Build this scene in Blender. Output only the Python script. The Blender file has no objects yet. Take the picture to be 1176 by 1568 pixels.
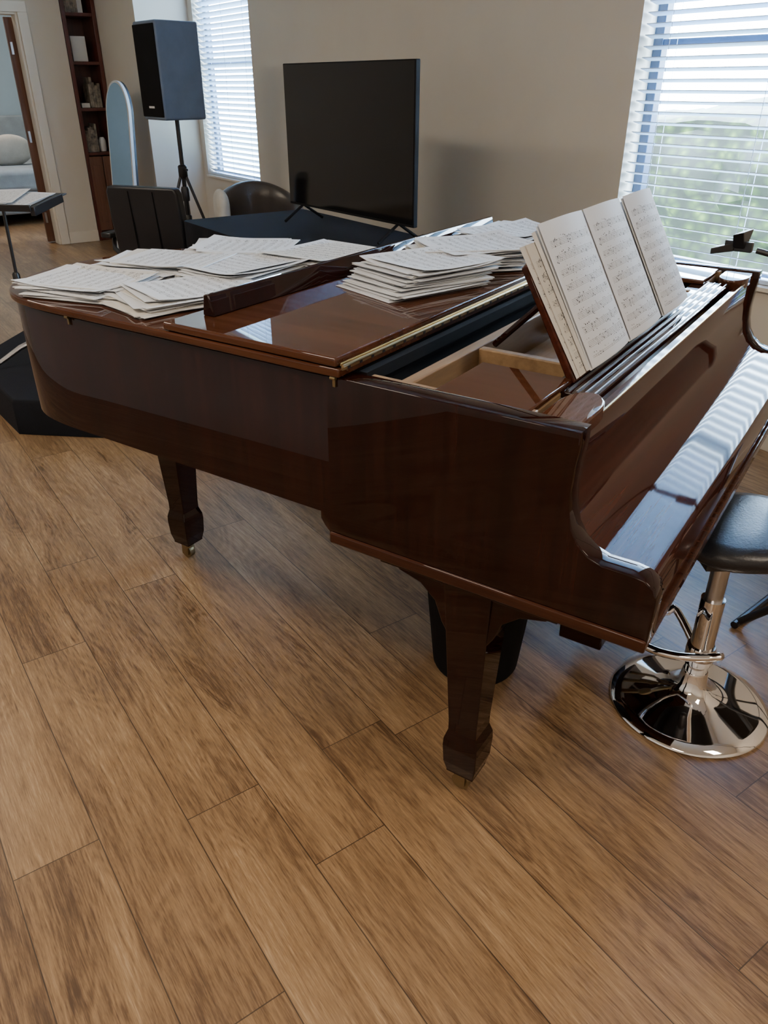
import bpy, bmesh, math, random
from mathutils import Vector, Matrix
from mathutils import noise as mn
random.seed(7)
RA = math.radians(35.0)    # room frame: local x = toward window wall (b), local y = toward door wall (a)
PA = math.radians(56.5)    # piano frame: local x = bass->treble (v), local y = keyboard->tail (u)
scene = bpy.context.scene
COL = scene.collection

# ------------------------------------------------------------------ node helpers
class NT:
    def __init__(s, m):
        s.t = m.node_tree; s.n = s.t.nodes; s.l = s.t.links
    def new(s, typ, **kw):
        nd = s.n.new(typ)
        for k, v in kw.items(): setattr(nd, k, v)
        return nd
    def link(s, a, b): s.l.new(a, b)
    def setin(s, sock, v):
        if isinstance(v, bpy.types.NodeSocket): s.l.new(v, sock)
        else: sock.default_value = v
    def math(s, op, a, b=0.0, c=None):
        nd = s.new('ShaderNodeMath', operation=op)
        s.setin(nd.inputs[0], a); s.setin(nd.inputs[1], b)
        if c is not None: s.setin(nd.inputs[2], c)
        return nd.outputs[0]
    def coords(s, kind='Object'):
        return s.new('ShaderNodeTexCoord').outputs[kind]
    def mapping(s, vec, scale=(1,1,1), loc=(0,0,0), rot=(0,0,0)):
        nd = s.new('ShaderNodeMapping'); s.link(vec, nd.inputs[0])
        nd.inputs['Scale'].default_value = scale; nd.inputs['Location'].default_value = loc
        nd.inputs['Rotation'].default_value = rot
        return nd.outputs[0]
    def noise(s, vec, scale=5, detail=4, rough=.55, dist=0):
        nd = s.new('ShaderNodeTexNoise'); s.link(vec, nd.inputs['Vector'])
        nd.inputs['Scale'].default_value = scale; nd.inputs['Detail'].default_value = detail
        nd.inputs['Roughness'].default_value = rough; nd.inputs['Distortion'].default_value = dist
        return nd.outputs['Fac']
    def ramp(s, fac, stops):
        nd = s.new('ShaderNodeValToRGB'); s.link(fac, nd.inputs[0])
        e = nd.color_ramp.elements
        e[0].position = stops[0][0]; e[0].color = (*stops[0][1], 1)
        e[1].position = stops[-1][0]; e[1].color = (*stops[-1][1], 1)
        for p, c in stops[1:-1]:
            x = e.new(p); x.color = (*c, 1)
        return nd.outputs[0]
    def mix(s, f, a, b, mode='MIX'):
        nd = s.new('ShaderNodeMix', data_type='RGBA', blend_type=mode)
        s.setin(nd.inputs[0], f)
        for i, v in ((6, a), (7, b)):
            if isinstance(v, tuple): nd.inputs[i].default_value = (*v[:3], 1)
            else: s.link(v, nd.inputs[i])
        return nd.outputs[2]
    def bump(s, h, strength=.1, dist=.01):
        nd = s.new('ShaderNodeBump'); s.link(h, nd.inputs['Height'])
        nd.inputs['Strength'].default_value = strength; nd.inputs['Distance'].default_value = dist
        return nd.outputs[0]

def base_mat(name, col=(.5,.5,.5), rough=.5, metal=0, coat=0, emis=None, estr=0, spec=None, sheen=0):
    m = bpy.data.materials.new(name); m.use_nodes = True
    b = m.node_tree.nodes['Principled BSDF']
    b.inputs['Base Color'].default_value = (*col, 1)
    b.inputs['Roughness'].default_value = rough; b.inputs['Metallic'].default_value = metal
    b.inputs['Coat Weight'].default_value = coat; b.inputs['Coat Roughness'].default_value = .03
    if spec is not None: b.inputs['Specular IOR Level'].default_value = spec
    if emis: b.inputs['Emission Color'].default_value = (*emis, 1); b.inputs['Emission Strength'].default_value = estr
    return m, NT(m), b

def noisy(name, col, rough=.5, metal=0, coat=0, amt=.12, scale=8, bump=0, bscale=60, **kw):
    m, t, b = base_mat(name, col, rough, metal, coat, **kw)
    o = t.coords()
    f = t.noise(o, scale, 3)
    lo = tuple(c*(1-amt) for c in col); hi = tuple(min(1, c*(1+amt)) for c in col)
    t.link(t.ramp(f, [(.3, lo), (.7, hi)]), b.inputs['Base Color'])
    if bump: t.link(t.bump(t.noise(o, bscale, 2), bump, .004), b.inputs['Normal'])
    return m

def wood(name, dark, mid, light, stretch=(30,30,1.5), rough=.35, coat=0.0, coat_r=.02, bump=0, spec=None, cior=1.38):
    m, t, b = base_mat(name, mid, rough, 0, coat, spec=spec)
    b.inputs['Coat Roughness'].default_value = coat_r
    if coat: b.inputs['Coat IOR'].default_value = cior
    o = t.coords()
    f1 = t.noise(t.mapping(o, stretch), 1.0, 6, .65, .3)
    f2 = t.noise(t.mapping(o, tuple(s*.18 for s in stretch)), 1.0, 3, .5, .8)
    f = t.math('ADD', t.math('MULTIPLY', f1, .6), t.math('MULTIPLY', f2, .4))
    t.link(t.ramp(f, [(.34, dark), (.5, mid), (.66, light)]), b.inputs['Base Color'])
    if bump: t.link(t.bump(f1, bump, .002), b.inputs['Normal'])
    return m

M = {}
M['piano_side'] = wood('piano_mahogany_side', (.0065,.0014,.0010), (.0125,.0027,.0018), (.021,.0048,.0028), stretch=(75,75,2.4), rough=.4, coat=1.0, spec=0, cior=1.36)  # one mahogany: sides darker, lid paler, lighting difference put into the colours
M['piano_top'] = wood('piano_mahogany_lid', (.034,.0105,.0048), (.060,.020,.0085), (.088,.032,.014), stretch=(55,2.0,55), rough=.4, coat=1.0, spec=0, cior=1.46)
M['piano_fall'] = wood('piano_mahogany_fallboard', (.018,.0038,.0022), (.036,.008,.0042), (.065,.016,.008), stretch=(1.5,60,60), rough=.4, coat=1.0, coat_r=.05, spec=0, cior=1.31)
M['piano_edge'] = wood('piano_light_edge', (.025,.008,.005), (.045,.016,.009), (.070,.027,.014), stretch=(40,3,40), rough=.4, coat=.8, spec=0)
M['inner_wood'] = wood('piano_frame_wood', (.15,.090,.042), (.24,.15,.075), (.33,.215,.115), stretch=(3,30,30), rough=.5)
M['brass'] = noisy('brass', (.60,.45,.24), .3, 1.0)
M['old_brass'] = noisy('aged_brass', (.26,.20,.11), .42, 1.0)
M['black'] = noisy('black_plastic', (.010,.010,.012), .38)
M['matteblack'] = noisy('matte_black_plastic', (.007,.007,.008), .7, spec=.15)
M['felt'] = noisy('black_felt', (.008,.008,.009), .9, spec=.1)
M['cloth'] = noisy('black_cloth', (.006,.007,.011), .85, bump=.3, bscale=250, spec=.2)
M['leather'] = noisy('black_leather', (.009,.010,.014), .36, bump=.15, bscale=180)
M['brownleather'] = noisy('brown_leather', (.045,.036,.030), .3, bump=.15, bscale=90)
M['chrome'] = noisy('chrome', (.85,.85,.87), .05, 1.0, amt=.02)
M['steel'] = noisy('satin_steel', (.5,.5,.52), .3, 1.0)
M['gold'] = noisy('plate_gold', (.16,.10,.045), .4, .3)
M['white'] = noisy('white_plastic', (.66,.67,.68), .4, amt=.03)
M['pillow'] = noisy('pillow_cotton', (.50,.49,.46), .9, bump=.3, bscale=120)
M['trim'] = noisy('trim_paint', (.72,.67,.59), .4, amt=.02)
M['ceil'] = noisy('ceiling_paint', (.74,.72,.68), .9, amt=.02)
M['wall'] = noisy('wall_paint_beige', (.62,.57,.50), .75, amt=.02, scale=3, bump=.05, bscale=220)
M['bluewall'] = noisy('wall_paint_blue', (.32,.44,.55), .8, amt=.03, scale=3)
M['cherry'] = wood('cherry_bookcase', (.04,.008,.006), (.08,.018,.012), (.12,.03,.018), stretch=(30,30,3), rough=.35, coat=.3)
M['door'] = wood('door_wood', (.08,.03,.018), (.13,.055,.03), (.18,.08,.045), stretch=(25,25,2), rough=.4)
M['bed'] = noisy('grey_blue_linen', (.28,.34,.40), .9, bump=.3, bscale=60)
M['grass'] = noisy('lawn_ground', (.30,.36,.26), .95, amt=.3, scale=3)
M['blind'] = noisy('blind_slat', (.60,.73,.90), .45, amt=.02)
M['winframe'] = noisy('window_frame_dark', (.02,.04,.08), .4)
M['screen'] = noisy('tv_screen', (.004,.004,.005), .07, spec=.4)
M['cab'] = noisy('speaker_cabinet', (.11,.155,.24), .38, bump=.3, bscale=300)  # blue window cast on the cabinet put into its colour
M['books'] = noisy('book_covers', (.20,.17,.13), .6, amt=.7, scale=24)
M['mirror'] = noisy('mirror_glass', (.60,.66,.71), .02, 1.0, amt=.01)
M['lamp'] = base_mat('lamp_diffuser', (1,1,1), .5, emis=(1.0,.84,.66), estr=29.0)[0]

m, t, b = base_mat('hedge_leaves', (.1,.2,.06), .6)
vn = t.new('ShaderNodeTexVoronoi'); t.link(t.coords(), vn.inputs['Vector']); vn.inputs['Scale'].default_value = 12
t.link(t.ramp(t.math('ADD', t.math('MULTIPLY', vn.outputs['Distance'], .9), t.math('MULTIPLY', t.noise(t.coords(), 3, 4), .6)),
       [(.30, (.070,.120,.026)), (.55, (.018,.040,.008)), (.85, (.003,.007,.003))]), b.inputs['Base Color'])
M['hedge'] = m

# floor
m, t, b = base_mat('oak_vinyl_planks', (.4,.25,.14), .36)
o = t.coords()
sx = t.new('ShaderNodeSeparateXYZ'); t.link(o, sx.inputs[0])
W, L = .1785, 1.235
xr = t.math('DIVIDE', t.math('SUBTRACT', sx.outputs[0], .135), W)
row = t.math('FLOOR', xr); fx = t.math('FRACT', xr)
wn = t.new('ShaderNodeTexWhiteNoise', noise_dimensions='1D'); t.link(t.math('ADD', row, 37.3), wn.inputs['W'])
yr = t.math('ADD', t.math('DIVIDE', sx.outputs[1], L), wn.outputs['Value'])
colm = t.math('FLOOR', yr); fy = t.math('FRACT', yr)
ex = t.math('MULTIPLY', t.math('MINIMUM', fx, t.math('SUBTRACT', 1.0, fx)), W)
ey = t.math('MULTIPLY', t.math('MINIMUM', fy, t.math('SUBTRACT', 1.0, fy)), L)
seam = t.math('LESS_THAN', t.math('MINIMUM', ex, ey), .0012)
cmb = t.new('ShaderNodeCombineXYZ'); t.link(row, cmb.inputs[0]); t.link(colm, cmb.inputs[1])
w2 = t.new('ShaderNodeTexWhiteNoise', noise_dimensions='2D'); t.link(cmb.outputs[0], w2.inputs['Vector'])
pid = w2.outputs['Value']
gc = t.new('ShaderNodeCombineXYZ')
t.link(sx.outputs[0], gc.inputs[0]); t.link(sx.outputs[1], gc.inputs[1]); t.link(t.math('MULTIPLY', pid, 40.0), gc.inputs[2])
GC = gc.outputs[0]
g1 = t.noise(t.mapping(GC, (8, 1.2, 1)), 1.0, 2, .45, .7)
rings = t.math('SINE', t.math('MULTIPLY', g1, 110.0))
g2 = t.noise(t.mapping(GC, (95, 3.6, 1)), 1.0, 4, .7, .4)
g3 = t.noise(t.mapping(GC, (330, 18, 1)), 1.0, 3, .8, 0)
g4 = t.noise(t.mapping(GC, (17, 2.6, 1)), 1.0, 4, .6, .9)
g = t.math('ADD', t.math('MULTIPLY', g1, .26), t.math('ADD', t.math('MULTIPLY', g2, .28), t.math('MULTIPLY', g3, .32)))
g = t.math('ADD', g, t.math('MULTIPLY', g4, .14))
g = t.math('ADD', g, t.math('MULTIPLY', rings, t.math('MULTIPLY', g4, .035)))
g = t.math('ADD', g, t.math('MULTIPLY', t.math('SUBTRACT', pid, .5), .045))
dk = t.math('MULTIPLY', t.math('GREATER_THAN', g4, .60), t.math('MULTIPLY', t.math('SUBTRACT', g4, .60), .8))
g = t.math('SUBTRACT', g, dk)
c = t.ramp(g, [(.375, (.075,.040,.019)), (.445, (.145,.084,.041)), (.505, (.225,.138,.070)), (.565, (.300,.191,.101)), (.65, (.42,.288,.168))])
c = t.mix(t.math('MULTIPLY', seam, .85), c, (.03,.018,.010))
t.link(c, b.inputs['Base Color'])
t.link(t.math('ADD', .24, t.math('MULTIPLY', g3, .22)), b.inputs['Roughness'])
hh = t.math('SUBTRACT', t.math('MULTIPLY', g3, .5), seam)
t.link(t.bump(hh, .10, .002), b.inputs['Normal'])
M['floor'] = m

def paper_mat(name, tint, dens):
    m, t, b = base_mat(name, tint, .7)
    uv = t.coords('UV'); s = t.new('ShaderNodeSeparateXYZ'); t.link(uv, s.inputs[0])
    u, v = s.outputs[0], s.outputs[1]
    sv = t.math('MULTIPLY', v, 10.0); fr = t.math('FRACT', sv)
    zone = t.math('MULTIPLY', t.math('GREATER_THAN', fr, .25), t.math('LESS_THAN', fr, .75))
    ln = t.math('LESS_THAN', t.math('FRACT', t.math('MULTIPLY', t.math('SUBTRACT', fr, .25), 10.0)), .26)
    mar = t.math('MULTIPLY', t.math('MULTIPLY', t.math('GREATER_THAN', u, .07), t.math('LESS_THAN', u, .93)),
                 t.math('MULTIPLY', t.math('GREATER_THAN', v, .05), t.math('LESS_THAN', v, .91)))
    staff = t.math('MULTIPLY', t.math('MULTIPLY', zone, ln), .6)
    vo = t.new('ShaderNodeTexVoronoi'); t.link(t.mapping(uv, (38, 60, 1)), vo.inputs['Vector']); vo.inputs['Scale'].default_value = 1
    notes = t.math('MULTIPLY', t.math('LESS_THAN', vo.outputs['Distance'], .33), t.math('GREATER_THAN', t.noise(uv, 16, 2), .53-dens))
    notes = t.math('MULTIPLY', notes, t.math('MULTIPLY', t.math('GREATER_THAN', fr, .12), t.math('LESS_THAN', fr, .9)))
    stems = t.math('MULTIPLY', t.math('LESS_THAN', t.math('FRACT', t.math('MULTIPLY', u, 31.0)), .09),
                   t.math('GREATER_THAN', t.noise(t.mapping(uv, (31, 11, 1)), 1.3, 1), .54))
    stems = t.math('MULTIPLY', stems, zone)
    bar = t.math('MULTIPLY', t.math('LESS_THAN', t.math('FRACT', t.math('MULTIPLY', u, 4.3)), .015), zone)
    ink = t.math('MAXIMUM', t.math('MAXIMUM', staff, t.math('MULTIPLY', notes, .95)), t.math('MULTIPLY', t.math('MAXIMUM', stems, bar), .8))
    ink = t.math('MULTIPLY', ink, mar)
    t.link(t.mix(ink, tint, (.02,.02,.025)), b.inputs['Base Color'])
    return m
M['paper'] = paper_mat('sheet_music_paper', (.62,.645,.68), .0)
M['paper2'] = paper_mat('sheet_music_paper_cream', (.58,.56,.52), .05)
M['pageblock'] = noisy('booklet_page_edges', (.60,.60,.60), .8)

# ------------------------------------------------------------------ mesh helpers
def bx(bm, x0, x1, y0, y1, z0, z1, mtx=None):
    vs = [bm.verts.new((x, y, z)) for z in (z0, z1) for x, y in ((x0,y0),(x1,y0),(x1,y1),(x0,y1))]
    for f in ((3,2,1,0),(4,5,6,7),(0,1,5,4),(1,2,6,5),(2,3,7,6),(3,0,4,7)):
        bm.faces.new([vs[i] for i in f])
    if mtx is not None:
        for v in vs: v.co = mtx @ v.co
    return vs
def ring_loft(bm, rings, cap=True, closed=True):
    rs = [[bm.verts.new(p) for p in r] for r in rings]
    n = len(rs[0])
    for a, b_ in zip(rs[:-1], rs[1:]):
        for i in range(n if closed else n-1):
            j = (i+1) % n
            bm.faces.new((a[i], a[j], b_[j], b_[i]))
    if cap:
        bm.faces.new(list(reversed(rs[0]))); bm.faces.new(rs[-1])
    return rs
def tube(bm, pts, r, n=10, cap=True):
    pts = [Vector(p) for p in pts]
    rr = r if isinstance(r, (list, tuple)) else [r]*len(pts)
    rings = []; prev = None
    for i, p in enumerate(pts):
        if i == 0: d = pts[1]-pts[0]
        elif i == len(pts)-1: d = pts[-1]-pts[-2]
        else: d = (pts[i+1]-pts[i]).normalized() + (pts[i]-pts[i-1]).normalized()
        d.normalize()
        if prev is None:
            up = Vector((0,0,1)) if abs(d.z) < .9 else Vector((1,0,0))
            x = d.cross(up).normalized()
        else:
            x = (prev - d*prev.dot(d)).normalized()
        y = d.cross(x); prev = x
        rings.append([p + (x*math.cos(2*math.pi*k/n) + y*math.sin(2*math.pi*k/n))*rr[i] for k in range(n)])
    ring_loft(bm, rings, cap)
def lathe(bm, prof, cx=0, cy=0, n=40):
    rings = [[(cx+r*math.cos(2*math.pi*k/n), cy+r*math.sin(2*math.pi*k/n), z) for k in range(n)] for r, z in prof]
    ring_loft(bm, rings)
def prism_z(bm, poly, z0, z1):
    ring_loft(bm, [[(x, y, z0) for x, y in poly], [(x, y, z1) for x, y in poly]])
def prism_x(bm, prof, x0, x1):  # prof = (y,z)
    ring_loft(bm, [[(x0, y, z) for y, z in prof], [(x1, y, z) for y, z in prof]])
def prism_y(bm, prof, y0, y1):  # prof = (x,z)
    ring_loft(bm, [[(x, y0, z) for x, z in prof], [(x, y1, z) for x, z in prof]])
def catmull(pts, n=8):
    out = []; N = len(pts)
    for i in range(N-1):
        p0 = pts[max(i-1, 0)]; p1 = pts[i]; p2 = pts[i+1]; p3 = pts[min(i+2, N-1)]
        for k in range(n):
            s = k/n
            out.append(tuple(.5*((2*b)+(-a+c)*s+(2*a-5*b+4*c-d)*s*s+(-a+3*b-3*c+d)*s**3) for a, b, c, d in zip(p0, p1, p2, p3)))
    out.append(pts[-1]); return out
def offset_path(pts, d):
    out = []
    for i, p in enumerate(pts):
        a = Vector(pts[max(i-1, 0)]); b_ = Vector(pts[min(i+1, len(pts)-1)])
        t_ = (b_-a).normalized(); nrm = Vector((t_.y, -t_.x))
        out.append((p[0]+nrm.x*d, p[1]+nrm.y*d))
    return out

class Group:
    def __init__(s, name, origin, ang):
        s.ang = ang; s.o = Vector(origin)
        e = bpy.data.objects.new(name, None); COL.objects.link(e)
        R = Matrix.Rotation(ang, 3, 'Z')
        e.location = R @ s.o; e.rotation_euler = (0, 0, ang); e.empty_display_size = .1
        s.e = e
    def add(s, name, bm, mat, bevel=0, seg=2, smooth=True, angle=35, subd=0):
        ob = finish(name, bm, mat, bevel, seg, smooth, angle, subd, off=-s.o)
        ob.parent = s.e
        return ob
def finish(name, bm, mat, bevel=0, seg=2, smooth=True, angle=35, subd=0, off=None):
    if off is not None: bmesh.ops.translate(bm, verts=bm.verts, vec=off)
    bmesh.ops.recalc_face_normals(bm, faces=bm.faces)
    me = bpy.data.meshes.new(name); bm.to_mesh(me); bm.free()
    mats = mat if isinstance(mat, (list, tuple)) else [mat]
    for mm in mats: me.materials.append(M[mm])
    if smooth:
        for p in me.polygons: p.use_smooth = True
        me.set_sharp_from_angle(angle=math.radians(angle))
    ob = bpy.data.objects.new(name, me); COL.objects.link(ob)
    if bevel:
        md = ob.modifiers.new('bevel', 'BEVEL'); md.width = bevel; md.segments = seg; md.limit_method = 'ANGLE'
        md.angle_limit = math.radians(40); md.harden_normals = False
    if subd:
        md = ob.modifiers.new('sub', 'SUBSURF'); md.levels = subd; md.render_levels = subd
    return ob
def room_obj(name, boxes, mat, bevel=0):
    bm = bmesh.new()
    for q in boxes: bx(bm, *q)
    ob = finish(name, bm, mat, bevel, smooth=False)
    ob.rotation_euler = (0, 0, RA)
    return ob
BM = bmesh.new

# ------------------------------------------------------------------ room shell  (x=b, y=a)
B, AL, H = 3.25, 8.75, 3.1
bmin, amin = -3.6, -3.2
SZ, WT = .675, 2.85
W1 = (1.35, 2.65); W2 = (6.5, 7.6)
room_obj('floor', [(bmin-.15, B+.15, amin-.15, 12.6, -.05, 0)], 'floor')
room_obj('ceiling', [(bmin-.15, B+.15, amin-.15, 12.6, H, H+.1)], 'ceil')
room_obj('wall_right', [(B, B+.15, amin-.15, W1[0], 0, H), (B, B+.15, W1[1], W2[0], 0, H), (B, B+.15, W2[1], AL+.15, 0, H),
    (B, B+.15, W1[0], W1[1], 0, SZ), (B, B+.15, W2[0], W2[1], 0, SZ),
    (B, B+.15, W1[0], W1[1], WT, H), (B, B+.15, W2[0], W2[1], WT, H)], 'wall')
room_obj('wall_left', [(bmin-.15, bmin, amin-.15, AL+.15, 0, H)], 'wall')
room_obj('wall_front', [(bmin, B, amin-.15, amin, 0, H)], 'wall')
room_obj('wall_back', [(bmin, 1.10, AL, AL+.15, 0, H), (2.04, 2.43, AL, AL+.15, 0, H), (1.10, 2.04, AL, AL+.15, 2.03, H),
    (2.43, 2.78, AL, AL+.15, 2.6, H), (2.40, 2.43, AL+.15, 9.15, 0, H), (2.40, 2.80, 9.12, 9.15, 0, H)], 'wall')
room_obj('wall_pier', [(2.76, B-.001, 7.70, 9.12, 0, H-.001)], 'wall')
room_obj('wall_bedroom', [(-1.0, 3.40, 12.2, 12.3, 0, H), (-1.1, -1.0, AL+.15, 12.3, 0, H), (3.25, 3.40, 9.2, 12.2, 0, H)], 'bluewall')
room_obj('baseboard_back', [(2.13, 2.43, AL-.015, AL, 0, .11), (bmin, 1.02, AL-.015, AL, 0, .11)], 'trim', .004)
room_obj('baseboard_right', [(B-.015, B, amin, 7.69, 0, .11)], 'trim', .004)
room_obj('baseboard_pier', [(2.745, 2.76, 7.685, AL, 0, .11), (2.76, B, 7.685, 7.70, 0, .11)], 'trim', .004)
room_obj('trim_door_casing', [(2.04, 2.125, AL-.02, AL+.0, 0, 2.03), (1.015, 1.10, AL-.02, AL, 0, 2.03), (1.015, 2.125, AL-.02, AL, 2.03, 2.115),
    (2.02, 2.04, AL, AL+.15, 0, 2.03), (1.10, 1.12, AL, AL+.15, 0, 2.03), (1.12, 2.02, AL, AL+.15, 2.01, 2.03)], 'trim', .003)
g = Group('door_1', (1.99, 9.3, 0), RA)
bm = BM(); bx(bm, 1.955, 2.37, 8.925, 8.965, .01, 2.0); g.add('door_leaf', bm, 'door', .003)
bm = BM()
for z in (.25, 1.0, 1.75): bx(bm, 1.965, 1.985, 8.90, 8.925, z-.05, z+.05)
g.add('hinges', bm, 'steel')

for i, (a0, a1) in enumerate((W1, W2)):
    g = Group('window_%d' % (i+1), (B+.12, (a0+a1)/2, SZ), RA)
    bm = BM(); fw = .05
    x0, x1 = B+.10, B+.145
    bx(bm, x0, x1, a0, a0+fw, SZ, WT); bx(bm, x0, x1, a1-fw, a1, SZ, WT)
    bx(bm, x0, x1, a0+fw, a1-fw, SZ, SZ+fw); bx(bm, x0, x1, a0+fw, a1-fw, WT-fw, WT)
    bx(bm, x0+.005, x1-.005, a0+fw, a1-fw, 1.60, 1.63)
    g.add('frame', bm, 'winframe', .003)
    bm = BM(); bx(bm, B-.02, B+.10, a0-.0, a1+.0, SZ, SZ+.02); g.add('sill', bm, 'trim', .003)
    g2 = Group('window_blind' if i == 0 else 'window_blind.001', (B+.045, (a0+a1)/2, SZ), RA)
    bm = BM()
    tilt = math.radians(14 if i == 0 else 34)
    z = SZ+.06
    while z < WT-.06:
        mt = Matrix.Translation((B+.045, 0, z)) @ Matrix.Rotation(tilt, 4, 'Y')
        bx(bm, -.025, .025, a0+.012, a1-.012, -.0014, .0014, mt)
        z += .043
    g2.add('slats', bm, 'blind', smooth=False)
    bm = BM(); bx(bm, B+.015, B+.075, a0+.01, a1-.01, WT-.05, WT-.002); bx(bm, B+.02, B+.07, a0+.012, a1-.012, SZ+.022, SZ+.04)
    g2.add('rails', bm, 'blind', .002)
    bm = BM()
    for a in (a0+.15, (a0+a1)/2, a1-.15):
        for xx in (B+.018, B+.072): tube(bm, [(xx, a, SZ+.03), (xx, a, WT-.02)], .0014, 5)
    g2.add('ladder_cords', bm, 'blind')

room_obj('outside_ground', [(B+.16, 30, -12, 30, -.25, -.15)], 'grass')
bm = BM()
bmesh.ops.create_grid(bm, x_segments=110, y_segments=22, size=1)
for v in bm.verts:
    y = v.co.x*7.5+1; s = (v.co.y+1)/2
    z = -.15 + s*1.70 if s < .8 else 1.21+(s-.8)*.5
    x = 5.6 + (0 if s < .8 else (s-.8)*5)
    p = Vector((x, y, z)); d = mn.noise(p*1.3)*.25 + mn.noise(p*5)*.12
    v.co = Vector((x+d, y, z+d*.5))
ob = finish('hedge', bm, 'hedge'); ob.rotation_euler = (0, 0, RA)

# ------------------------------------------------------------------ bookcase in niche
g = Group('bookcase', (2.595, 8.9, 0), RA)
bm = BM()
b0, b1, a0, a1 = 2.435, 2.755, 8.74, 9.11
bx(bm, b0, b0+.035, a0, a1, 0, 2.58); bx(bm, b1-.035, b1, a0, a1, 0, 2.58); bx(bm, b0, b1, a1-.015, a1, 0, 2.58)
for z in (.82, 1.22, 1.62, 2.02, 2.42): bx(bm, b0+.03, b1-.03, a0+.015, a1-.01, z, z+.028)
bx(bm, b0+.03, b1-.03, a0+.02, a1, .0, .09)
g.add('carcass', bm, 'cherry', .003)
bm = BM()
mid = (b0+b1)/2
for q in ((b0+.03, mid-.004), (mid+.004, b1-.03)):
    bx(bm, q[0], q[1], a0-.005, a0+.015, .1, .81); bx(bm, q[0]+.03, q[1]-.03, a0-.012, a0-.004, .18, .73)
g.add('cabinet_doors', bm, 'door', .003)
bm = BM()
bx(bm, 2.50, 2.64, 8.82, 8.86, 1.65, 1.86); lathe(bm, [(.03,.85),(.035,.88),(.035,.95),(.02,.98)], 2.66, 8.86, 16)
bx(bm, 2.50, 2.58, 8.80, 8.96, 1.25, 1.29); bx(bm, 2.60, 2.66, 8.82, 8.86, 2.05, 2.2)
g.add('frames_and_ornaments', bm, 'white', .002)
bm = BM()
for z in (.85, 1.25, 2.05):
    x = 2.475 if z != 1.25 else 2.59
    while x < (2.60 if z != 1.25 else 2.70):
        w_ = random.uniform(.014, .028); bx(bm, x, x+w_-.001, 8.80, 8.98, z, z+random.uniform(.19, .27)); x += w_
g.add('books', bm, 'books', .001)

# floor mirror leaning near the pier
ROT = 14
g = Group('floor_mirror', (0, 0, 0), RA+math.radians(ROT))
c0 = Matrix.Rotation(math.radians(-ROT), 3, 'Z') @ Vector((2.42, 7.76, 0)); g.o = c0; g.e.location = Matrix.Rotation(g.ang, 3, 'Z') @ c0
def arch(w, h, n=20):
    pts = [(-w, 0), (w, 0)]
    for k in range(n+1):
        a = math.pi*k/n; pts.append((w*math.cos(a), h-w*1.5+w*1.5*math.sin(a)))
    return pts
lean = Matrix.Translation((c0.x, c0.y, .03)) @ Matrix.Rotation(math.radians(5), 4, 'Y')
def leanprism(pr, x0, x1):
    bm = BM(); prism_x(bm, pr, x0, x1)
    for v in bm.verts: v.co = lean @ v.co
    return bm
g.add('frame', leanprism(arch(.185, 1.46), -.012, .018), 'white', .003)
g.add('backing', leanprism(arch(.184, 1.458), .0185, .04), 'black')
g.add('glass', leanprism([(a, b_+.012) for a, b_ in arch(.168, 1.43)], -.0135, -.0125), 'mirror')
bm = BM(); tube(bm, [(c0.x+.10, c0.y, .9), (c0.x+.26, c0.y, .01)], .01)
for s_ in (-.17, .17): bx(bm, c0.x-.01, c0.x+.02, c0.y+s_-.012, c0.y+s_+.012, 0, .035)
g.add('easel_legs', bm, 'black')

# bed in next room
g = Group('bed', (2.2, 11.2, 0), RA)
bm = BM(); bx(bm, 1.2, 3.1, 10.3, 12.1, .12, .36); g.add('base', bm, 'bed', .03, 3)
bm = BM(); bx(bm, 1.18, 3.12, 10.28, 12.1, .36, .6); g.add('mattress', bm, 'bed', .06, 4)
bm = BM()
for k, (x, y) in enumerate(((1.6,11.0), (2.15,10.9), (2.65,11.1))):
    mt = Matrix.Translation((x, y, .76)) @ Matrix.Rotation(.5, 4, 'X') @ Matrix.Diagonal((.27, .09, .2, 1))
    bmesh.ops.create_uvsphere(bm, u_segments=20, v_segments=12, radius=1, matrix=mt)
g.add('pillows', bm, 'pillow')
bm = BM(); bx(bm, 1.1, 3.2, 12.1, 12.18, .0, 1.1)
for x in (1.2, 3.05):
    for y in (10.35, 12.0): bx(bm, x, x+.06, y, y+.06, 0, .12)
g.add('headboard_and_feet', bm, 'bed', .02)

for k, (x, y) in enumerate(((-.9, 1.4), (-.9, 5.2), (-2.2,-1.4), (1.6,-1.4), (1.5, 10.4))):  # unseen panels for the room's warm light; last one added to light the bedroom
    g = Group('ceiling_light' if k == 0 else 'ceiling_light.%03d' % k, (x, y, H), RA)
    bm = BM(); bx(bm, x-.32, x+.32, y-.62, y+.62, H-.03, H-.001); g.add('housing', bm, 'white', .004)
    bm = BM(); bx(bm, x-.29, x+.29, y-.59, y+.59, H-.034, H-.0305)
    g.add('diffuser', bm, 'lamp')

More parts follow.
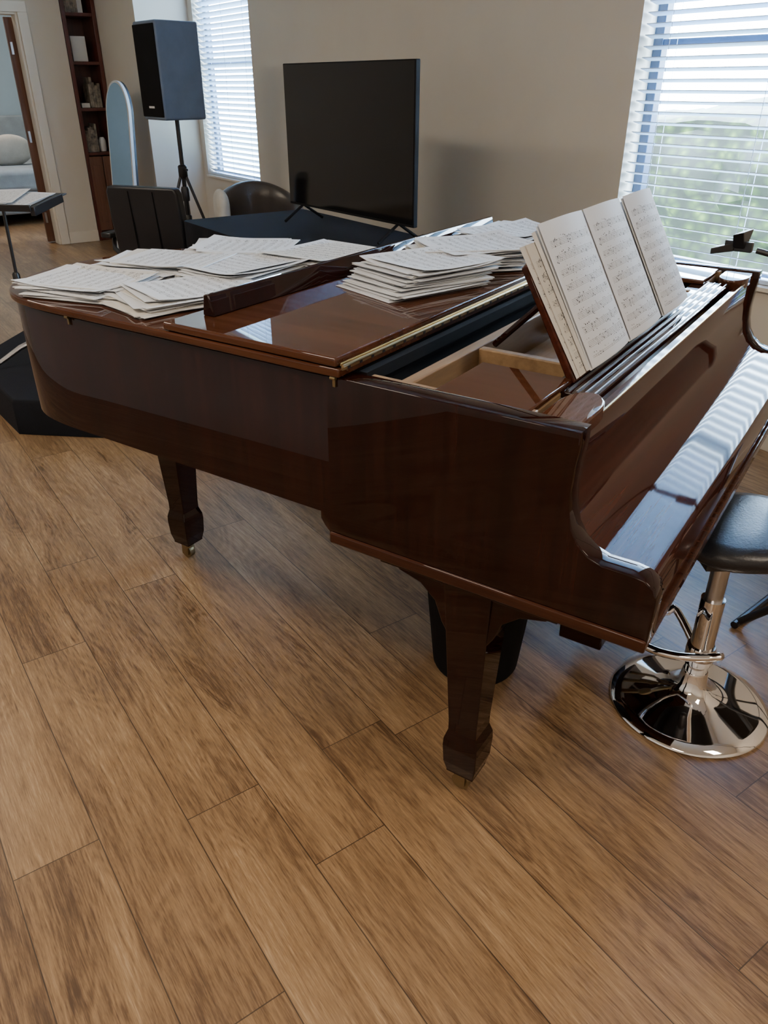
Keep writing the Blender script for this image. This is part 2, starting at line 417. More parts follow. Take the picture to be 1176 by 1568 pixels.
# ------------------------------------------------------------------ GRAND PIANO (x=v, y=u)
g = Group('grand_piano', (1.84, 1.1, 0), PA)
prof = [(1.10,.86),(1.10,1.2),(1.10,1.55),(1.102,1.74),(1.125,1.855),(1.185,1.945),(1.285,2.005),(1.42,2.035),(1.56,2.03),(1.70,1.985),
        (1.82,1.90),(1.92,1.78),(2.0,1.64),(2.08,1.5),(2.18,1.37),(2.31,1.24),(2.44,1.12),(2.53,1.0),(2.572,.92),(2.58,.86)]
outer = catmull(prof, 6)
inner = offset_path(outer, .035)
bm = BM()
ring_loft(bm, [[(ox, oy, .672), (ox, oy, .969), (ox+(ix-ox)*.09, oy+(iy-oy)*.09, .972), (ix, iy, .972), (ix, iy, .672)] for (ox, oy), (ix, iy) in zip(outer, inner)])
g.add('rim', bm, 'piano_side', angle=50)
cheek = [(.86,.972),(.86,.672),(.888,.672),(.888,.655),(.878,.640),(.866,.628),(.866,.612),(.205,.612),(.197,.622),(.196,.712),(.203,.732),(.220,.744),(.245,.748),
         (.292,.748),(.316,.756),(.337,.773),(.352,.797),(.360,.828),(.363,.865),(.361,.91),(.357,.945),(.357,.972)]
for nm, x0, x1 in (('arm_bass', 1.10, 1.148), ('arm_treble', 2.532, 2.58)):
    bm = BM(); prism_x(bm, cheek, x0, x1)
    bm.normal_update()
    es = [e for e in bm.edges if abs(e.verts[0].co.x-e.verts[1].co.x) < 1e-6 and not all(v.co.y > .859 and v.co.z > .66 for v in e.verts)]
    bmesh.ops.bevel(bm, geom=es, offset=.003, segments=2, affect='EDGES', profile=.5)
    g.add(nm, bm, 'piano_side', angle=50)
fall = [(.208,.64),(.206,.725),(.212,.738),(.228,.742),(.30,.743),(.325,.752),(.347,.772),(.362,.80),(.370,.84),(.374,.89),(.374,.945),(.378,.952),(.392,.952),(.396,.945),(.396,.64)]
bm = BM(); prism_x(bm, fall, 1.149, 2.531); g.add('fallboard', bm, 'piano_fall', angle=30)
bm = BM(); bx(bm, 1.15, 2.53, .3735, .377, .952, .955); g.add('fallboard_edge', bm, 'brass')
bm = BM(); bx(bm, 1.096, 2.584, .198, .864, .604, .630); g.add('keybed_lower', bm, 'piano_edge', .004)
bm = BM(); bx(bm, 1.149, 2.531, .23, .86, .631, .72); g.add('keybed', bm, 'piano_side')
bm = BM(); prism_z(bm, offset_path(outer, .03), .70, .715); g.add('soundboard', bm, 'inner_wood')
bm = BM(); prism_z(bm, offset_path(outer, .036), .86, .872); bx(bm, 1.15, 2.53, .42, .86, .835, .855); g.add('iron_plate', bm, 'gold')
bm = BM()
for k in range(6):
    x = 1.3+k*.2; bx(bm, x, x+.05, .87, 1.75-(k*.13), .672, .70)
g.add('back_posts', bm, 'inner_wood')
lidpts = [(1.09,.822)] + [p for p in offset_path(outer, -.012) if p[1] > .86] + [(2.592,.822)]
lidpts[1] = (1.088, lidpts[1][1])
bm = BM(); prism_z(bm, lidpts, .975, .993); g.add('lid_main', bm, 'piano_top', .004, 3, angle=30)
bm = BM(); bx(bm, 1.088, 2.592, .826, 1.283, .995, 1.013); g.add('lid_front_flap', bm, 'piano_top', .005, 3)
bm = BM(); ring_loft(bm, [[(x, 1.212, 1.013), (x, 1.246, 1.013), (x, 1.240, 1.058), (x, 1.226, 1.060)] for x in (1.172, 2.52)])
g.add('flap_lip', bm, 'piano_side', .003)
bm = BM(); bx(bm, 1.10, 2.58, .8195, .8225, .988, .996); bx(bm, 1.10, 2.58, .8235, .8255, .996, 1.002)
tube(bm, [(1.10, .819, .9965), (2.58, .819, .9965)], .0028, 8)
g.add('piano_hinge', bm, 'brass')
bm = BM()
for k in range(38):
    x = 1.12+k*.039; bx(bm, x-.004, x+.004, .8185, .8194, .988, .9925)
g.add('hinge_screws', bm, 'black')
bm = BM()
for y in (.838, 1.62):
    tube(bm, [(1.094, y-.006, .972), (1.094, y+.006, .972)], .004, 8); bx(bm, 1.0955, 1.0995, y-.003, y+.003, .954, .972)
g.add('lid_hinges', bm, 'old_brass')
bm = BM(); bx(bm, 1.15, 2.53, .80, .818, .95, .9735); bx(bm, 1.15,2.53,.84,.86,.872,.974); g.add('lid_gap_dark', bm, 'felt')  # black strips standing in for the dark gap under the lid
bm = BM()
for r_ in range(2):
    for k in range(78):
        x = 1.17+k*.0173+(r_ % 2)*.008
        tube(bm, [(x, .755+r_*.022, .868), (x, .755+r_*.022, .935)], .0032, 5)
g.add('tuning_pins', bm, 'steel')
bm = BM(); bx(bm, 1.15, 2.53, .747, .84, .868, .915); g.add('pressure_bar', bm, 'felt')
bm = BM()
bx(bm, 1.152, 1.175, .46, .80, .935, .965); bx(bm, 2.505, 2.528, .46, .80, .935, .965)
bx(bm, 1.152, 2.528, .715, .742, .88, .962)
for x in (1.445, 1.84, 2.23): bx(bm, x, x+.022, .48, .715, .90, .96)
bx(bm, 1.152, 2.528, .470, .50, .925, .955)
g.add('desk_frame', bm, 'inner_wood', .003)
bm = BM(); bx(bm, 1.177, 2.504, .50, .714, .872, .884); g.add('frame_bottom_board', bm, 'inner_wood')
bm = BM(); bx(bm, 1.150, 1.345, .468, .655, .957, .969); bx(bm, 2.335, 2.53, .468, .655, .957, .969); g.add('side_shelves', bm, 'piano_top', .003)
bm = BM()
for sx_ in (1, -1):
    pts = []
    for k in range(11):
        a = math.pi*k/10
        pts.append((1.225+.075*math.sin(a), .41-.04*math.cos(a)))
    poly = [(1.149,.37)] + pts + [(1.149,.45)]
    if sx_ < 0: poly = [(3.68-x, y) for x, y in poly]
    prism_z(bm, poly, .94, .968)
g.add('cheek_caps', bm, 'piano_top', .004, 3)
bm = BM(); bx(bm, 1.30, 2.38, .405, .500, .945, .957); g.add('desk_shelf', bm, 'piano_side', .002)
bm = BM()
for k in range(4): bx(bm, 1.31, 2.37, .411+k*.016, .414+k*.016, .957, .960)
g.add('desk_shelf_strips', bm, 'steel')
bm = BM(); bx(bm, 1.149, 2.531, .40, .404, .86, .93); g.add('desk_recess_dark', bm, 'felt')  # black sheet standing in for the dark recess behind the fallboard
lean = math.radians(30)
DK = Matrix.Translation((0, .462, .962)) @ Matrix.Rotation(-lean, 4, 'X')
bm = BM()
prism = [(1.345, 0), (2.10, 0), (2.10, .19), (2.05, .225), (1.40, .245), (1.345, .232)]
ring_loft(bm, [[DK @ Vector((x, 0, z)) for x, z in prism], [DK @ Vector((x, .014, z)) for x, z in prism]])
g.add('music_desk', bm, 'piano_fall', .003)
bm = BM()
for x in (1.47, 1.98): tube(bm, [(x, .568, 1.09), (x, .69, .966)], .007)
g.add('desk_props', bm, 'piano_side')
def leg(x, y, top, s=1.0):
    secs = [(top,.052),(.60,.052),(.56,.0505),(.40,.043),(.22,.0345),(.195,.0345),(.170,.0415),(.15,.0425),(.10,.040),(.072,.034),(.066,.034)]
    bm = BM(); ring_loft(bm, [[(x+a*h*s, y+b_*h*s, z) for a, b_ in ((-1,-1),(1,-1),(1,1),(-1,1))] for z, h in reversed(secs)])
    return bm
def caster(bm, x, y):
    tube(bm, [(x, y, .070), (x, y, .045)], .017, 14)
    tube(bm, [(x-.010, y+.008, .022), (x+.010, y+.008, .022)], .022, 18)
    bx(bm, x-.016, x-.012, y-.006, y+.022, .015, .05); bx(bm, x+.012, x+.016, y-.006, y+.022, .015, .05)
LEGS = (('leg_bass', 1.168, .545, .604), ('leg_treble', 2.512, .545, .604), ('leg_tail', 1.535, 1.83, .70))
for nm, x, y, tp in LEGS:
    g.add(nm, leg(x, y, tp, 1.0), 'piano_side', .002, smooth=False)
bm = BM()
for nm, x, y, tp in LEGS: caster(bm, x, y)
g.add('casters', bm, 'old_brass')
bm = BM()
for x in (1.168, 2.512):
    bx(bm, x-.05, x+.05, .36, .75, .585, .604)
    for sg in (1, -1):
        pr = [(.545+sg*.045, .586), (.545+sg*.17, .586), (.545+sg*.16,.578), (.545+sg*.11,.565), (.545+sg*.075,.535), (.545+sg*.058,.49), (.545+sg*.040, .46)]
        prism_x(bm, pr, x-.045, x+.045)
    sg = 1 if x < 2 else -1
    pr = [(x+sg*.045, .586), (x+sg*.17, .603), (x+sg*.11,.575), (x+sg*.075,.54), (x+sg*.058,.49), (x+sg*.040, .46)]
    prism_y(bm, pr, .50, .59)
g.add('leg_brackets', bm, 'piano_side', .002)
bm = BM()
bx(bm, 1.66, 2.02, .43, .53, .575, .605); bx(bm, 1.70, 1.98, .42, .54, .10, .165)
for x in (1.755, 1.925): tube(bm, [(x, .48, .16), (x, .48, .58)], [.018, .014], 12)
tube(bm, [(1.80,.52,.13), (1.80,.80,.61)], .008); tube(bm, [(1.88,.52,.13), (1.88,.80,.61)], .008)
g.add('pedal_lyre', bm, 'piano_side', .004)
bm = BM()
for x in (1.765, 1.84, 1.915):
    bx(bm, x-.010, x+.010, .33, .44, .112, .120); lathe(bm, [(.018,.110),(.02,.115),(.018,.121)], x, .335, 16)
g.add('pedals', bm, 'old_brass', .002)

# ------------------------------------------------------------------ paper
def layer(bm, uvl, cx, cy, z, rot, w, h, th, curl=(0,0,0,0), mi=0, n=6):
    ca, sa = math.cos(rot), math.sin(rot); V = []
    for j in range(n+1):
        rowv = []
        for i in range(n+1):
            s, q = i/n, j/n
            zz = z + curl[0]*max(0, s-.6)**2*6 + curl[1]*max(0, .4-s)**2*6 + curl[2]*max(0, q-.6)**2*6 + curl[3]*max(0, .4-q)**2*6
            x, y = (s-.5)*w, (q-.5)*h
            p = Vector((cx+ca*x-sa*y, cy+sa*x+ca*y, zz))
            rowv.append((bm.verts.new(p), bm.verts.new(p-Vector((0,0,th))), s, q))
        V.append(rowv)
    for j in range(n):
        for i in range(n):
            q4 = [V[j][i], V[j][i+1], V[j+1][i+1], V[j+1][i]]
            f = bm.faces.new([a[0] for a in q4]); f.material_index = mi
            for lp, a in zip(f.loops, q4): lp[uvl].uv = (a[2], a[3])
            f = bm.faces.new([a[1] for a in reversed(q4)])
            for lp in f.loops: lp[uvl].uv = (0, 0)
    edge = [(V[0][i], V[0][i+1]) for i in range(n)] + [(V[i][n], V[i+1][n]) for i in range(n)] + \
           [(V[n][i+1], V[n][i]) for i in range(n)] + [(V[i+1][0], V[i][0]) for i in range(n)]
    for a, b_ in edge:
        f = bm.faces.new((a[1], b_[1], b_[0], a[0]))
        for lp in f.loops: lp[uvl].uv = (0, 0)
    return V
scount = [0]
def stack(cx, cy, z0, rot, n, spread=.02, th=.0018, w=.216, h=.279, rsp=.15, fan=(0,0)):
    nm = 'sheet_music_stack' + ('' if scount[0] == 0 else '.%03d' % scount[0]); scount[0] += 1
    gg = Group(nm, (cx, cy, z0), PA)
    bm = BM(); uvl = bm.loops.layers.uv.new('UVMap'); z = z0
    for k in range(n):
        t_ = th*random.uniform(.4, 1.4); z += t_+.0006
        cu = [random.choice((0, 0, .003, .009))*k/n for _ in range(4)]
        layer(bm, uvl, cx+random.uniform(-spread, spread)+fan[0]*(k/n-.5), cy+random.uniform(-spread, spread)+fan[1]*(k/n-.5), z, rot+random.uniform(-rsp, rsp), w*random.uniform(.96, 1.03), h, t_,
              cu, mi=0 if random.random() < .85 else 1)
    gg.add('sheets', bm, ['paper', 'paper2'], angle=60)
ZL, ZF = .9935, 1.0135
stack(1.25, 1.72, ZL, .3, 12, .014, rsp=.2, fan=(.02,.07))
stack(1.31, 1.45, ZL, 1.25, 12, .014, rsp=.15, fan=(.08,.0))
stack(1.52, 1.76, ZL, .2, 13, .020, rsp=.28, fan=(.05,-.05))
stack(1.565, 1.49, ZL, 1.5, 14, .016, rsp=.16, fan=(.07,.02))
stack(1.76, 1.70, ZL, .5, 15, .020, rsp=.28, fan=(.05,-.06))
stack(1.82, 1.44, ZL, 1.5, 16, .012, rsp=.10, fan=(.06,.0))
stack(1.70, 1.01, ZF, 1.2, 26, .012, rsp=.12, fan=(.09,.0))
stack(1.96, 1.02, ZF, .9, 25, .014, rsp=.2, fan=(.03,-.02))
stack(2.26, 1.02, ZF, 1.4, 24, .014, rsp=.24, fan=(.0,.02))

g = Group('sheet_music_book', (1.7, .44, .97), PA)
bm = BM(); uvl = bm.loops.layers.uv.new('UVMap')
bb = BM()
x = 1.40
for k, (w, h) in enumerate(((.222,.285), (.222,.285), (.208,.285))):
    off = -.013-.0015*k
    bx(bb, x+.002, x+w-.002, -.012, -.004, .006, h-.002, DK)
    for d in range(2):
        V = []; n = 6
        for j in range(n+1):
            r_ = []
            for i in range(n+1):
                s, q = i/n, j/n
                bow = -.010*math.sin(math.pi*s) - .004*d
                r_.append(bm.verts.new(DK @ Vector((x+s*w+.004*d, off+bow-.004*q, .004+q*h+.003*d))))
            V.append(r_)
        for j in range(n):
            for i in range(n):
                f = bm.faces.new((V[j][i], V[j][i+1], V[j+1][i+1], V[j+1][i]))
                for lp, (s, q) in zip(f.loops, ((i, j), (i+1, j), (i+1, j+1), (i, j+1))): lp[uvl].uv = (s/n, q/n)
    x += w+(.003 if k == 0 else .022)
g.add('pages', bm, ['paper'])
g.add('page_blocks', bb, 'pageblock')
bm = BM(); uvl = bm.loops.layers.uv.new('UVMap')
for k, (dx, rz) in enumerate(((1.355, -.06), (1.37, -.03))):
    cs = [(dx, 0), (dx+.20, 0), (dx+.20, .262), (dx, .262)]
    vs = [bm.verts.new(DK @ Vector((a + rz*b_, -.0015-.0008*k, b_+.004))) for a, b_ in cs]
    f = bm.faces.new(vs)
    for lp, q in zip(f.loops, ((0,0),(1,0),(1,1),(0,1))): lp[uvl].uv = q
g.add('cream_pages', bm, ['paper2'])

# ------------------------------------------------------------------ world-frame objects
def G(name, x, y, z=0): return Group(name, (x, y, z), 0)
def RG(name, x, y, ang):
    o_ = Matrix.Rotation(-ang, 3, 'Z') @ Vector((x, y, 0)); return Group(name, o_, ang), o_
TA = math.atan2(.797, -.604)
g, o_ = RG('television', -.198, 4.44, TA)
bm = BM(); bx(bm, o_.x-.58, o_.x+.58, o_.y-.015, o_.y+.012, .835, 1.552); g.add('housing', bm, 'matteblack', .004)
bm = BM(); bx(bm, o_.x-.574, o_.x+.574, o_.y+.012, o_.y+.0135, .848, 1.546); g.add('screen', bm, 'screen')
bm = BM(); bx(bm, o_.x-.4, o_.x+.4, o_.y-.06, o_.y-.015, .90, 1.25)
for sx_ in (-.45, .45):
    tube(bm, [(o_.x+sx_, o_.y-.13, .757), (o_.x+sx_, o_.y, .84), (o_.x+sx_, o_.y+.13, .757)], .009, 8)
g.add('feet_and_back', bm, 'matteblack', .004)

g = Group('cloth_covered_table', (2.22, 3.6, 0), RA)
bm = BM()
t0, t1, s0, s1 = 1.80, 2.62, 2.55, 4.65
N = 160
def rect_pt(t):
    Lx, Ly = t1-t0, s1-s0; P = 2*(Lx+Ly); d = t*P
    if d < Lx: return t0+d, s0, 0, -1
    d -= Lx
    if d < Ly: return t1, s0+d, 1, 0
    d -= Ly
    if d < Lx: return t1-d, s1, 0, 1
    d -= Lx
    return t0, s1-d, -1, 0
rings = []
for z, amp in ((.745,0),(.72,.003),(.5,.018),(.2,.03),(.02,.035)):
    rings.append([(lambda q: (q[0]+q[2]*(amp*(1+math.sin(k*.9))+ .005), q[1]+q[3]*(amp*(1+math.sin(k*.9))+.005), z))(rect_pt(k/N)) for k in range(N)])
rs = ring_loft(bm, list(reversed(rings)), cap=False)
bm.faces.new(rs[-1])
g.add('tablecloth', bm, 'cloth', angle=60)
bm = BM(); bx(bm, t0+.01, t1-.01, s0+.01, s1-.01, .715, .742)
for xx in (t0+.08, t1-.08):
    for yy in (s0+.15, s1-.15): tube(bm, [(xx, yy, 0), (xx, yy, .72)], .014)
g.add('table_frame', bm, 'black')

SA = math.radians(-50)
g, o_ = RG('pa_speaker', -1.50, 6.25, SA)
bm = BM()
poly = [(-.17,-.17),(.17,-.17),(.135,.17),(-.135,.17)]
prism_z(bm, [(o_.x+a, o_.y+b_) for a, b_ in poly], 1.23, 1.83); g.add('cabinet', bm, 'cab', .015, 3)
bm = BM(); bx(bm, o_.x-.16, o_.x+.16, o_.y-.178, o_.y-.168, 1.25, 1.81); g.add('grille', bm, 'felt', .006)
bm = BM(); bx(bm, o_.x-.04, o_.x+.04, o_.y-.181, o_.y-.178, 1.305, 1.318); g.add('badge', bm, 'white')
bm = BM(); tube(bm, [(o_.x, o_.y, .12), (o_.x, o_.y, .75)], .019); tube(bm, [(o_.x, o_.y, .7), (o_.x, o_.y, 1.25)], .0155)
lathe(bm, [(.028,.68),(.03,.70),(.03,.76),(.024,.78)], o_.x, o_.y, 16); lathe(bm, [(.028,.50),(.03,.51),(.03,.57),(.024,.58)], o_.x, o_.y, 16)
for k in range(3):
    a = k*2.094+.5; c_, s_ = math.cos(a), math.sin(a)
    tube(bm, [(o_.x+.02*c_, o_.y+.02*s_, .86), (o_.x+.36*c_, o_.y+.36*s_, .02)], .011)
    tube(bm, [(o_.x+.02*c_, o_.y+.02*s_, .26), (o_.x+.23*c_, o_.y+.23*s_, .34)], .007)
tube(bm, [(o_.x+.02, o_.y, .90), (o_.x+.07, o_.y, .90)], .009)
lathe(bm, [(.028,.84),(.034,.85),(.034,.92),(.024,.93)], o_.x, o_.y, 16)
g.add('tripod_stand', bm, 'black')

def barrel(name, x, y, ang, mat):
    gg, o_ = RG(name, x, y, ang)
    bm = BM(); rings = []
    for k in range(25):
        a = math.radians(-20 + 220*k/24); c_, s_ = math.cos(a), math.sin(a)
        top = .65 + .17*max(0, math.sin(a))
        r0, r1 = .24, .305
        rings.append([(o_.x+c_*r0, o_.y+s_*r0, .30), (o_.x+c_*(r0+.005), o_.y+s_*(r0+.005), top-.03), (o_.x+c_*(r0+.03), o_.y+s_*(r0+.03), top),
                      (o_.x+c_*(r1+.03), o_.y+s_*(r1+.03), top-.005), (o_.x+c_*(r1+.025), o_.y+s_*(r1+.025), top-.05), (o_.x+c_*(r1-.02), o_.y+s_*(r1-.02), .28)])
    ring_loft(bm, rings); gg.add('shell_back', bm, mat, subd=1, angle=80)
    bm = BM(); lathe(bm, [(.2,.28),(.245,.30),(.25,.42),(.23,.46),(.15,.475),(.01,.48)], o_.x, o_.y-.02, 32); gg.add('seat_cushion', bm, mat, angle=60)
    bm = BM()
    for a, b_ in ((-.17,-.17),(.17,-.17),(.17,.17),(-.17,.17)): tube(bm, [(o_.x+a, o_.y+b_, .3), (o_.x+a*1.2, o_.y+b_*1.2, 0)], [.02, .012])
    gg.add('legs', bm, 'black')
barrel('barrel_chair', -.91, 6.04, math.radians(20), 'brownleather')

g, o_ = RG('office_chair', -1.42, 5.42, math.radians(-20))
bm = BM()
ring_loft(bm, [[(o_.x+sx_*w_, o_.y+yy, z) for sx_, yy in ((-1,-.27+c_),(-.5,-.275+c_),(.5,-.275+c_),(1,-.27+c_),(1,-.20+c_),(.5,-.19+c_),(-.5,-.19+c_),(-1,-.20+c_))]
               for z, w_, c_ in ((.46,.24,.03),(.50,.262,.02),(.70,.268,.0),(.86,.262,-.015),(.895,.245,-.02))])
g.add('backrest', bm, 'leather', .014, 3)
bm = BM()
for s_ in (-.09, .09): tube(bm, [(o_.x+s_, o_.y-.262, .50), (o_.x+s_, o_.y-.278, .70), (o_.x+s_, o_.y-.292, .87)], .0035, 6)
g.add('backrest_piping', bm, 'felt')
bm = BM(); bx(bm, o_.x-.27, o_.x+.27, o_.y-.20, o_.y+.25, .42, .53); g.add('seat', bm, 'leather', .04, 4)
bm = BM()
for s_ in (-1, 1):
    tube(bm, [(o_.x+s_*.26, o_.y-.2, .44), (o_.x+s_*.34, o_.y-.18, .49), (o_.x+s_*.37, o_.y-.14, .54), (o_.x+s_*.37, o_.y+.02, .57), (o_.x+s_*.37, o_.y+.14, .55), (o_.x+s_*.33, o_.y+.18, .50), (o_.x+s_*.25, o_.y+.18, .45)], .016)
    bx(bm, o_.x+s_*.37-.04, o_.x+s_*.37+.04, o_.y-.22, o_.y+.16, .56, .595)
g.add('armrests', bm, 'black', .008)
bm = BM(); tube(bm, [(o_.x, o_.y, .1), (o_.x, o_.y, .42)], .025)
for k in range(5):
    a = k*1.2566; tube(bm, [(o_.x, o_.y, .12), (o_.x+.27*math.cos(a), o_.y+.27*math.sin(a), .07)], [.022, .014])
    tube(bm, [(o_.x+.27*math.cos(a)-.012, o_.y+.27*math.sin(a), .03), (o_.x+.27*math.cos(a)+.012, o_.y+.27*math.sin(a), .03)], .03, 14)
g.add('swivel_base', bm, 'black')
g, o_ = RG('throw_pillow', -1.06, 5.36, math.radians(-70))
bm = BM(); bmesh.ops.create_uvsphere(bm, u_segments=24, v_segments=16, radius=1)
sgn = lambda q: (abs(q)**.6)*(1 if q > 0 else -1)
for v in bm.verts:
    x_, y_, z_ = v.co
    v.co = Vector((o_.x+sgn(x_)*.14, o_.y+y_*.045, .728+sgn(z_)*.13))
g.add('cushion', bm, 'pillow', angle=180)

PP = [(-1.73,3.37),(-.90,3.28),(-.72,3.72),(-1.42,4.62),(-1.80,4.95),(-2.15,4.70),(-2.20,3.95)]
pcx = sum(p[0] for p in PP)/7; pcy = sum(p[1] for p in PP)/7
g = G('stage_platform', pcx, pcy)
def sc(r): return [(pcx+(x-pcx)*r, pcy+(y-pcy)*r) for x, y in PP]
bm = BM(); ring_loft(bm, [[(x, y, z) for x, y in sc(r)] for r, z in ((1,0),(.995,.155),(.98,.17))])
g.add('deck', bm, 'cloth', .004)

mx, my = -1.845, 3.95
g = G('music_stand', mx, my, .17)
bm = BM(); tube(bm, [(mx, my, .20), (mx, my, .60)], .011); tube(bm, [(mx, my, .55), (mx+.01, my, .95)], .008)
lathe(bm, [(.016,.56),(.018,.57),(.018,.62),(.012,.63)], mx, my, 14)
g.add('pole', bm, 'black')
bm = BM()
for k in range(3):
    a = math.radians(-20+120*k); c_, s_ = math.cos(a), math.sin(a)
    tube(bm, [(mx+.01*c_, my+.01*s_, .27), (mx+.06*c_, my+.06*s_, .255), (mx+.17*c_, my+.17*s_, .20), (mx+.25*c_, my+.25*s_, .182)], [.014,.014,.012,.010])
g.add('tripod_legs', bm, 'steel')
T = Matrix.Translation((mx+.0, my, .96)) @ Matrix.Rotation(math.radians(-8), 4, 'Z') @ Matrix.Rotation(math.radians(6), 4, 'X')
bm = BM(); bx(bm, -.26, .26, -.17, .17, 0, .006, T); bx(bm, -.26, .26, -.18, -.17, 0, .030, T); bx(bm, .25, .275, -.17, .10, -.02, .02, T)
g.add('desk', bm, 'black', .003)
bm = BM(); uvl = bm.loops.layers.uv.new('UVMap')
for k in range(5): layer(bm, uvl, -.08+.02*k, 0, .010+.004*k, .05*k, .22, .28, .002)
for k in range(3): layer(bm, uvl, .11, 0, .010+.003*k, -.05*k, .21, .27, .002)
for v in bm.verts: v.co = T @ v.co
g.add('papers', bm, ['paper', 'paper2'])

bxx, byy = .815, 1.56
g = G('bar_stool', bxx, byy)
bm = BM(); lathe(bm, [(.198,.0),(.202,.004),(.198,.012),(.17,.020),(.10,.034),(.055,.05),(.036,.075),(.032,.11),(.030,.115)], bxx, byy, 64)
g.add('base_disc', bm, 'chrome', angle=50)
bm = BM(); tube(bm, [(bxx, byy, .10), (bxx, byy, .34)], .029, 24); g.add('outer_column', bm, 'chrome')
bm = BM(); tube(bm, [(bxx, byy, .33), (bxx, byy, .49)], .0215, 24); g.add('gas_lift', bm, 'steel')
bm = BM()
pts = []
for k in range(21):
    a = math.radians(95 + 180*k/20); pts.append((bxx-.02+.15*math.cos(a), byy+.11*math.sin(a), .235 - .02*math.cos(a-2.6)))
pts = [(bxx, byy+.02, .165)] + pts + [(bxx, byy-.02, .165)]
tube(bm, catmull(pts, 3), .0105, 12)
lathe(bm, [(.034,.14),(.036,.145),(.036,.19),(.034,.195)], bxx, byy, 24)
g.add('footrest', bm, 'chrome')
bm = BM()
def rsq(r, n=40, e=3.0):
    out = []
    for k in range(n):
        a = 2*math.pi*k/n; c_, s_ = math.cos(a), math.sin(a)
        d = (abs(c_)**e+abs(s_)**e)**(-1/e); out.append((bxx+.05+r*d*c_, byy+.04+r*d*s_))
    return out
ring_loft(bm, [[(x, y, z) for x, y in rsq(r)] for r, z in ((.10,.480),(.15,.484),(.165,.498),(.168,.515),(.160,.532),(.13,.540),(.05,.542))])
g.add('seat', bm, 'leather', angle=50)
bm = BM(); bx(bm, bxx-.07, bxx+.07, byy-.07, byy+.07, .465, .483); tube(bm, [(bxx, byy, .47), (bxx+.17, byy-.10, .46)], .006)
hp = []
for k in range(13):
    a = math.radians(-55+95*k/12); hp.append((bxx+.04+.18*math.cos(a), byy+.03+.18*math.sin(a), .66))
tube(bm, catmull([(hp[0][0]-.01, hp[0][1], .50), (hp[0][0], hp[0][1], .62)] + hp + [(hp[-1][0], hp[-1][1], .62), (hp[-1][0]-.01, hp[-1][1], .50)], 3), .010, 10)
g.add('seat_plate_lever_and_back_hoop', bm, 'black')

g, o_ = RG('folding_bench', 1.36, 1.84, math.radians(40))
bm = BM()
for s_ in (-.2, .2):
    tube(bm, [(o_.x+s_, o_.y-.22, .012), (o_.x+s_, o_.y+.17, .48)], .012)
    tube(bm, [(o_.x+s_*.88, o_.y+.22, .012), (o_.x+s_*.88, o_.y-.17, .48)], .012)
for y_ in (-.22, .22): tube(bm, [(o_.x-.2, o_.y+y_, .012), (o_.x+.2, o_.y+y_, .012)], .012)
g.add('tube_frame', bm, 'black')
bm = BM(); bx(bm, o_.x-.23, o_.x+.23, o_.y-.18, o_.y+.18, .48, .53); g.add('seat', bm, 'leather', .015, 3)

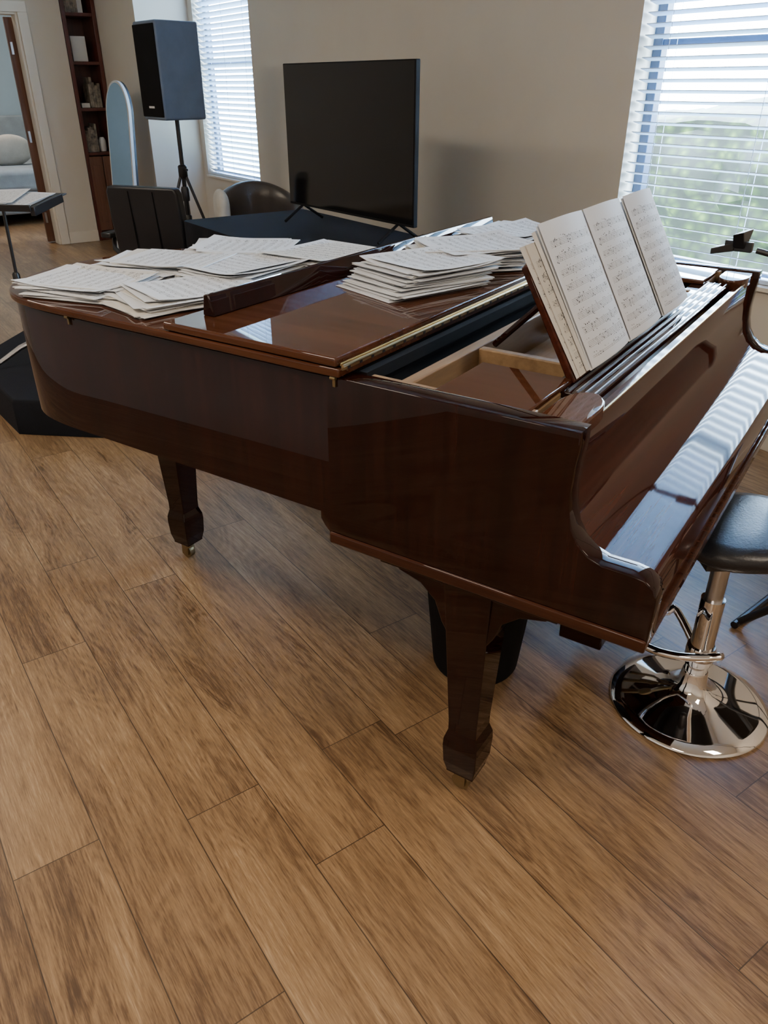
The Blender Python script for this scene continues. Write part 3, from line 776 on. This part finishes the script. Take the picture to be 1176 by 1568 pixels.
mxx, myy = 1.75, 1.20
g = G('microphone_stand', mxx, myy)
bm = BM(); lathe(bm, [(.13,0),(.13,.015),(.03,.03),(.015,.04)], mxx, myy, 32); tube(bm, [(mxx,myy,.03),(mxx,myy,1.05)], .011)
tube(bm, [(mxx+.1,myy-.08,1.08),(mxx,myy,1.075),(.98,1.86,1.085),(.90,1.93,1.10)], .007); lathe(bm, [(.016,1.03),(.02,1.04),(.02,1.09),(.016,1.10)], mxx, myy, 14)
tube(bm, [(.98,1.86,1.085),(.93,1.90,1.095)], .013)
g.add('stand_and_boom', bm, 'black')
bm = BM()
T = Matrix.Translation((.87, 1.96, 1.105)) @ Matrix.Rotation(math.radians(-40), 4, 'Z')
bx(bm, -.035, .03, -.008, .008, -.012, .012, T)
ring_loft(bm, [[T @ Vector(p) for p in ((-.060,-.026,-.022),(-.060,.026,-.022),(-.060,.026,-.008),(-.060,-.026,-.008))],
               [T @ Vector(p) for p in ((-.01,-.010,-.012),(-.01,.010,-.012),(-.01,.010,.008),(-.01,-.010,.008))]])
ring_loft(bm, [[T @ Vector(p) for p in ((-.010,-.040,.030),(-.010,.040,.030),(.014,.040,.038),(.014,-.040,.038))],
               [T @ Vector(p) for p in ((-.014,-.010,-.004),(-.014,.010,-.004),(.014,.010,-.004),(.014,-.010,-.004))]])
g.add('clip', bm, 'black', .002)

wx, wy = .262, 1.735
g = G('waste_bin', wx, wy)
bm = BM(); lathe(bm, [(.115,0),(.120,.01),(.155,.36),(.160,.365),(.150,.365),(.148,.35),(.112,.02),(.01,.02)], wx, wy, 40); g.add('bin', bm, 'felt', angle=50)

# ------------------------------------------------------------------ light
w = bpy.data.worlds.new('World'); scene.world = w; w.use_nodes = True
bg = w.node_tree.nodes['Background']; bg.inputs[0].default_value = (.62,.81,1.0,1); bg.inputs[1].default_value = 66.0
for k, (a0, a1) in enumerate((W1, W2)):
    ld = bpy.data.lights.new('window_portal_%d' % k, 'AREA'); ld.shape = 'RECTANGLE'; ld.size = a1-a0; ld.size_y = WT-SZ
    ld.cycles.is_portal = True
    lo = bpy.data.objects.new('window_portal_%d' % k, ld); COL.objects.link(lo)
    Rm = Matrix.Rotation(RA, 4, 'Z')
    lo.matrix_world = Rm @ Matrix.Translation((B+.17, (a0+a1)/2, (SZ+WT)/2)) @ Matrix.Rotation(math.radians(90), 4, 'Z') @ Matrix.Rotation(math.radians(90), 4, 'X') @ Matrix.Rotation(math.radians(180), 4, 'Y')
    d = lo.matrix_world.to_3x3() @ Vector((0,0,-1)); inw = Rm.to_3x3() @ Vector((-1,0,0))
    if d.dot(inw) < 0:
        lo.matrix_world = lo.matrix_world @ Matrix.Rotation(math.radians(180), 4, 'Y')

cd = bpy.data.cameras.new('camera'); co = bpy.data.objects.new('camera', cd); COL.objects.link(co)
cd.sensor_fit = 'VERTICAL'; cd.sensor_height = 36; cd.lens = 27.05; cd.clip_start = .05
co.location = (0, 0, 1.45); co.rotation_euler = (math.radians(60.96), 0, 0)
scene.camera = co
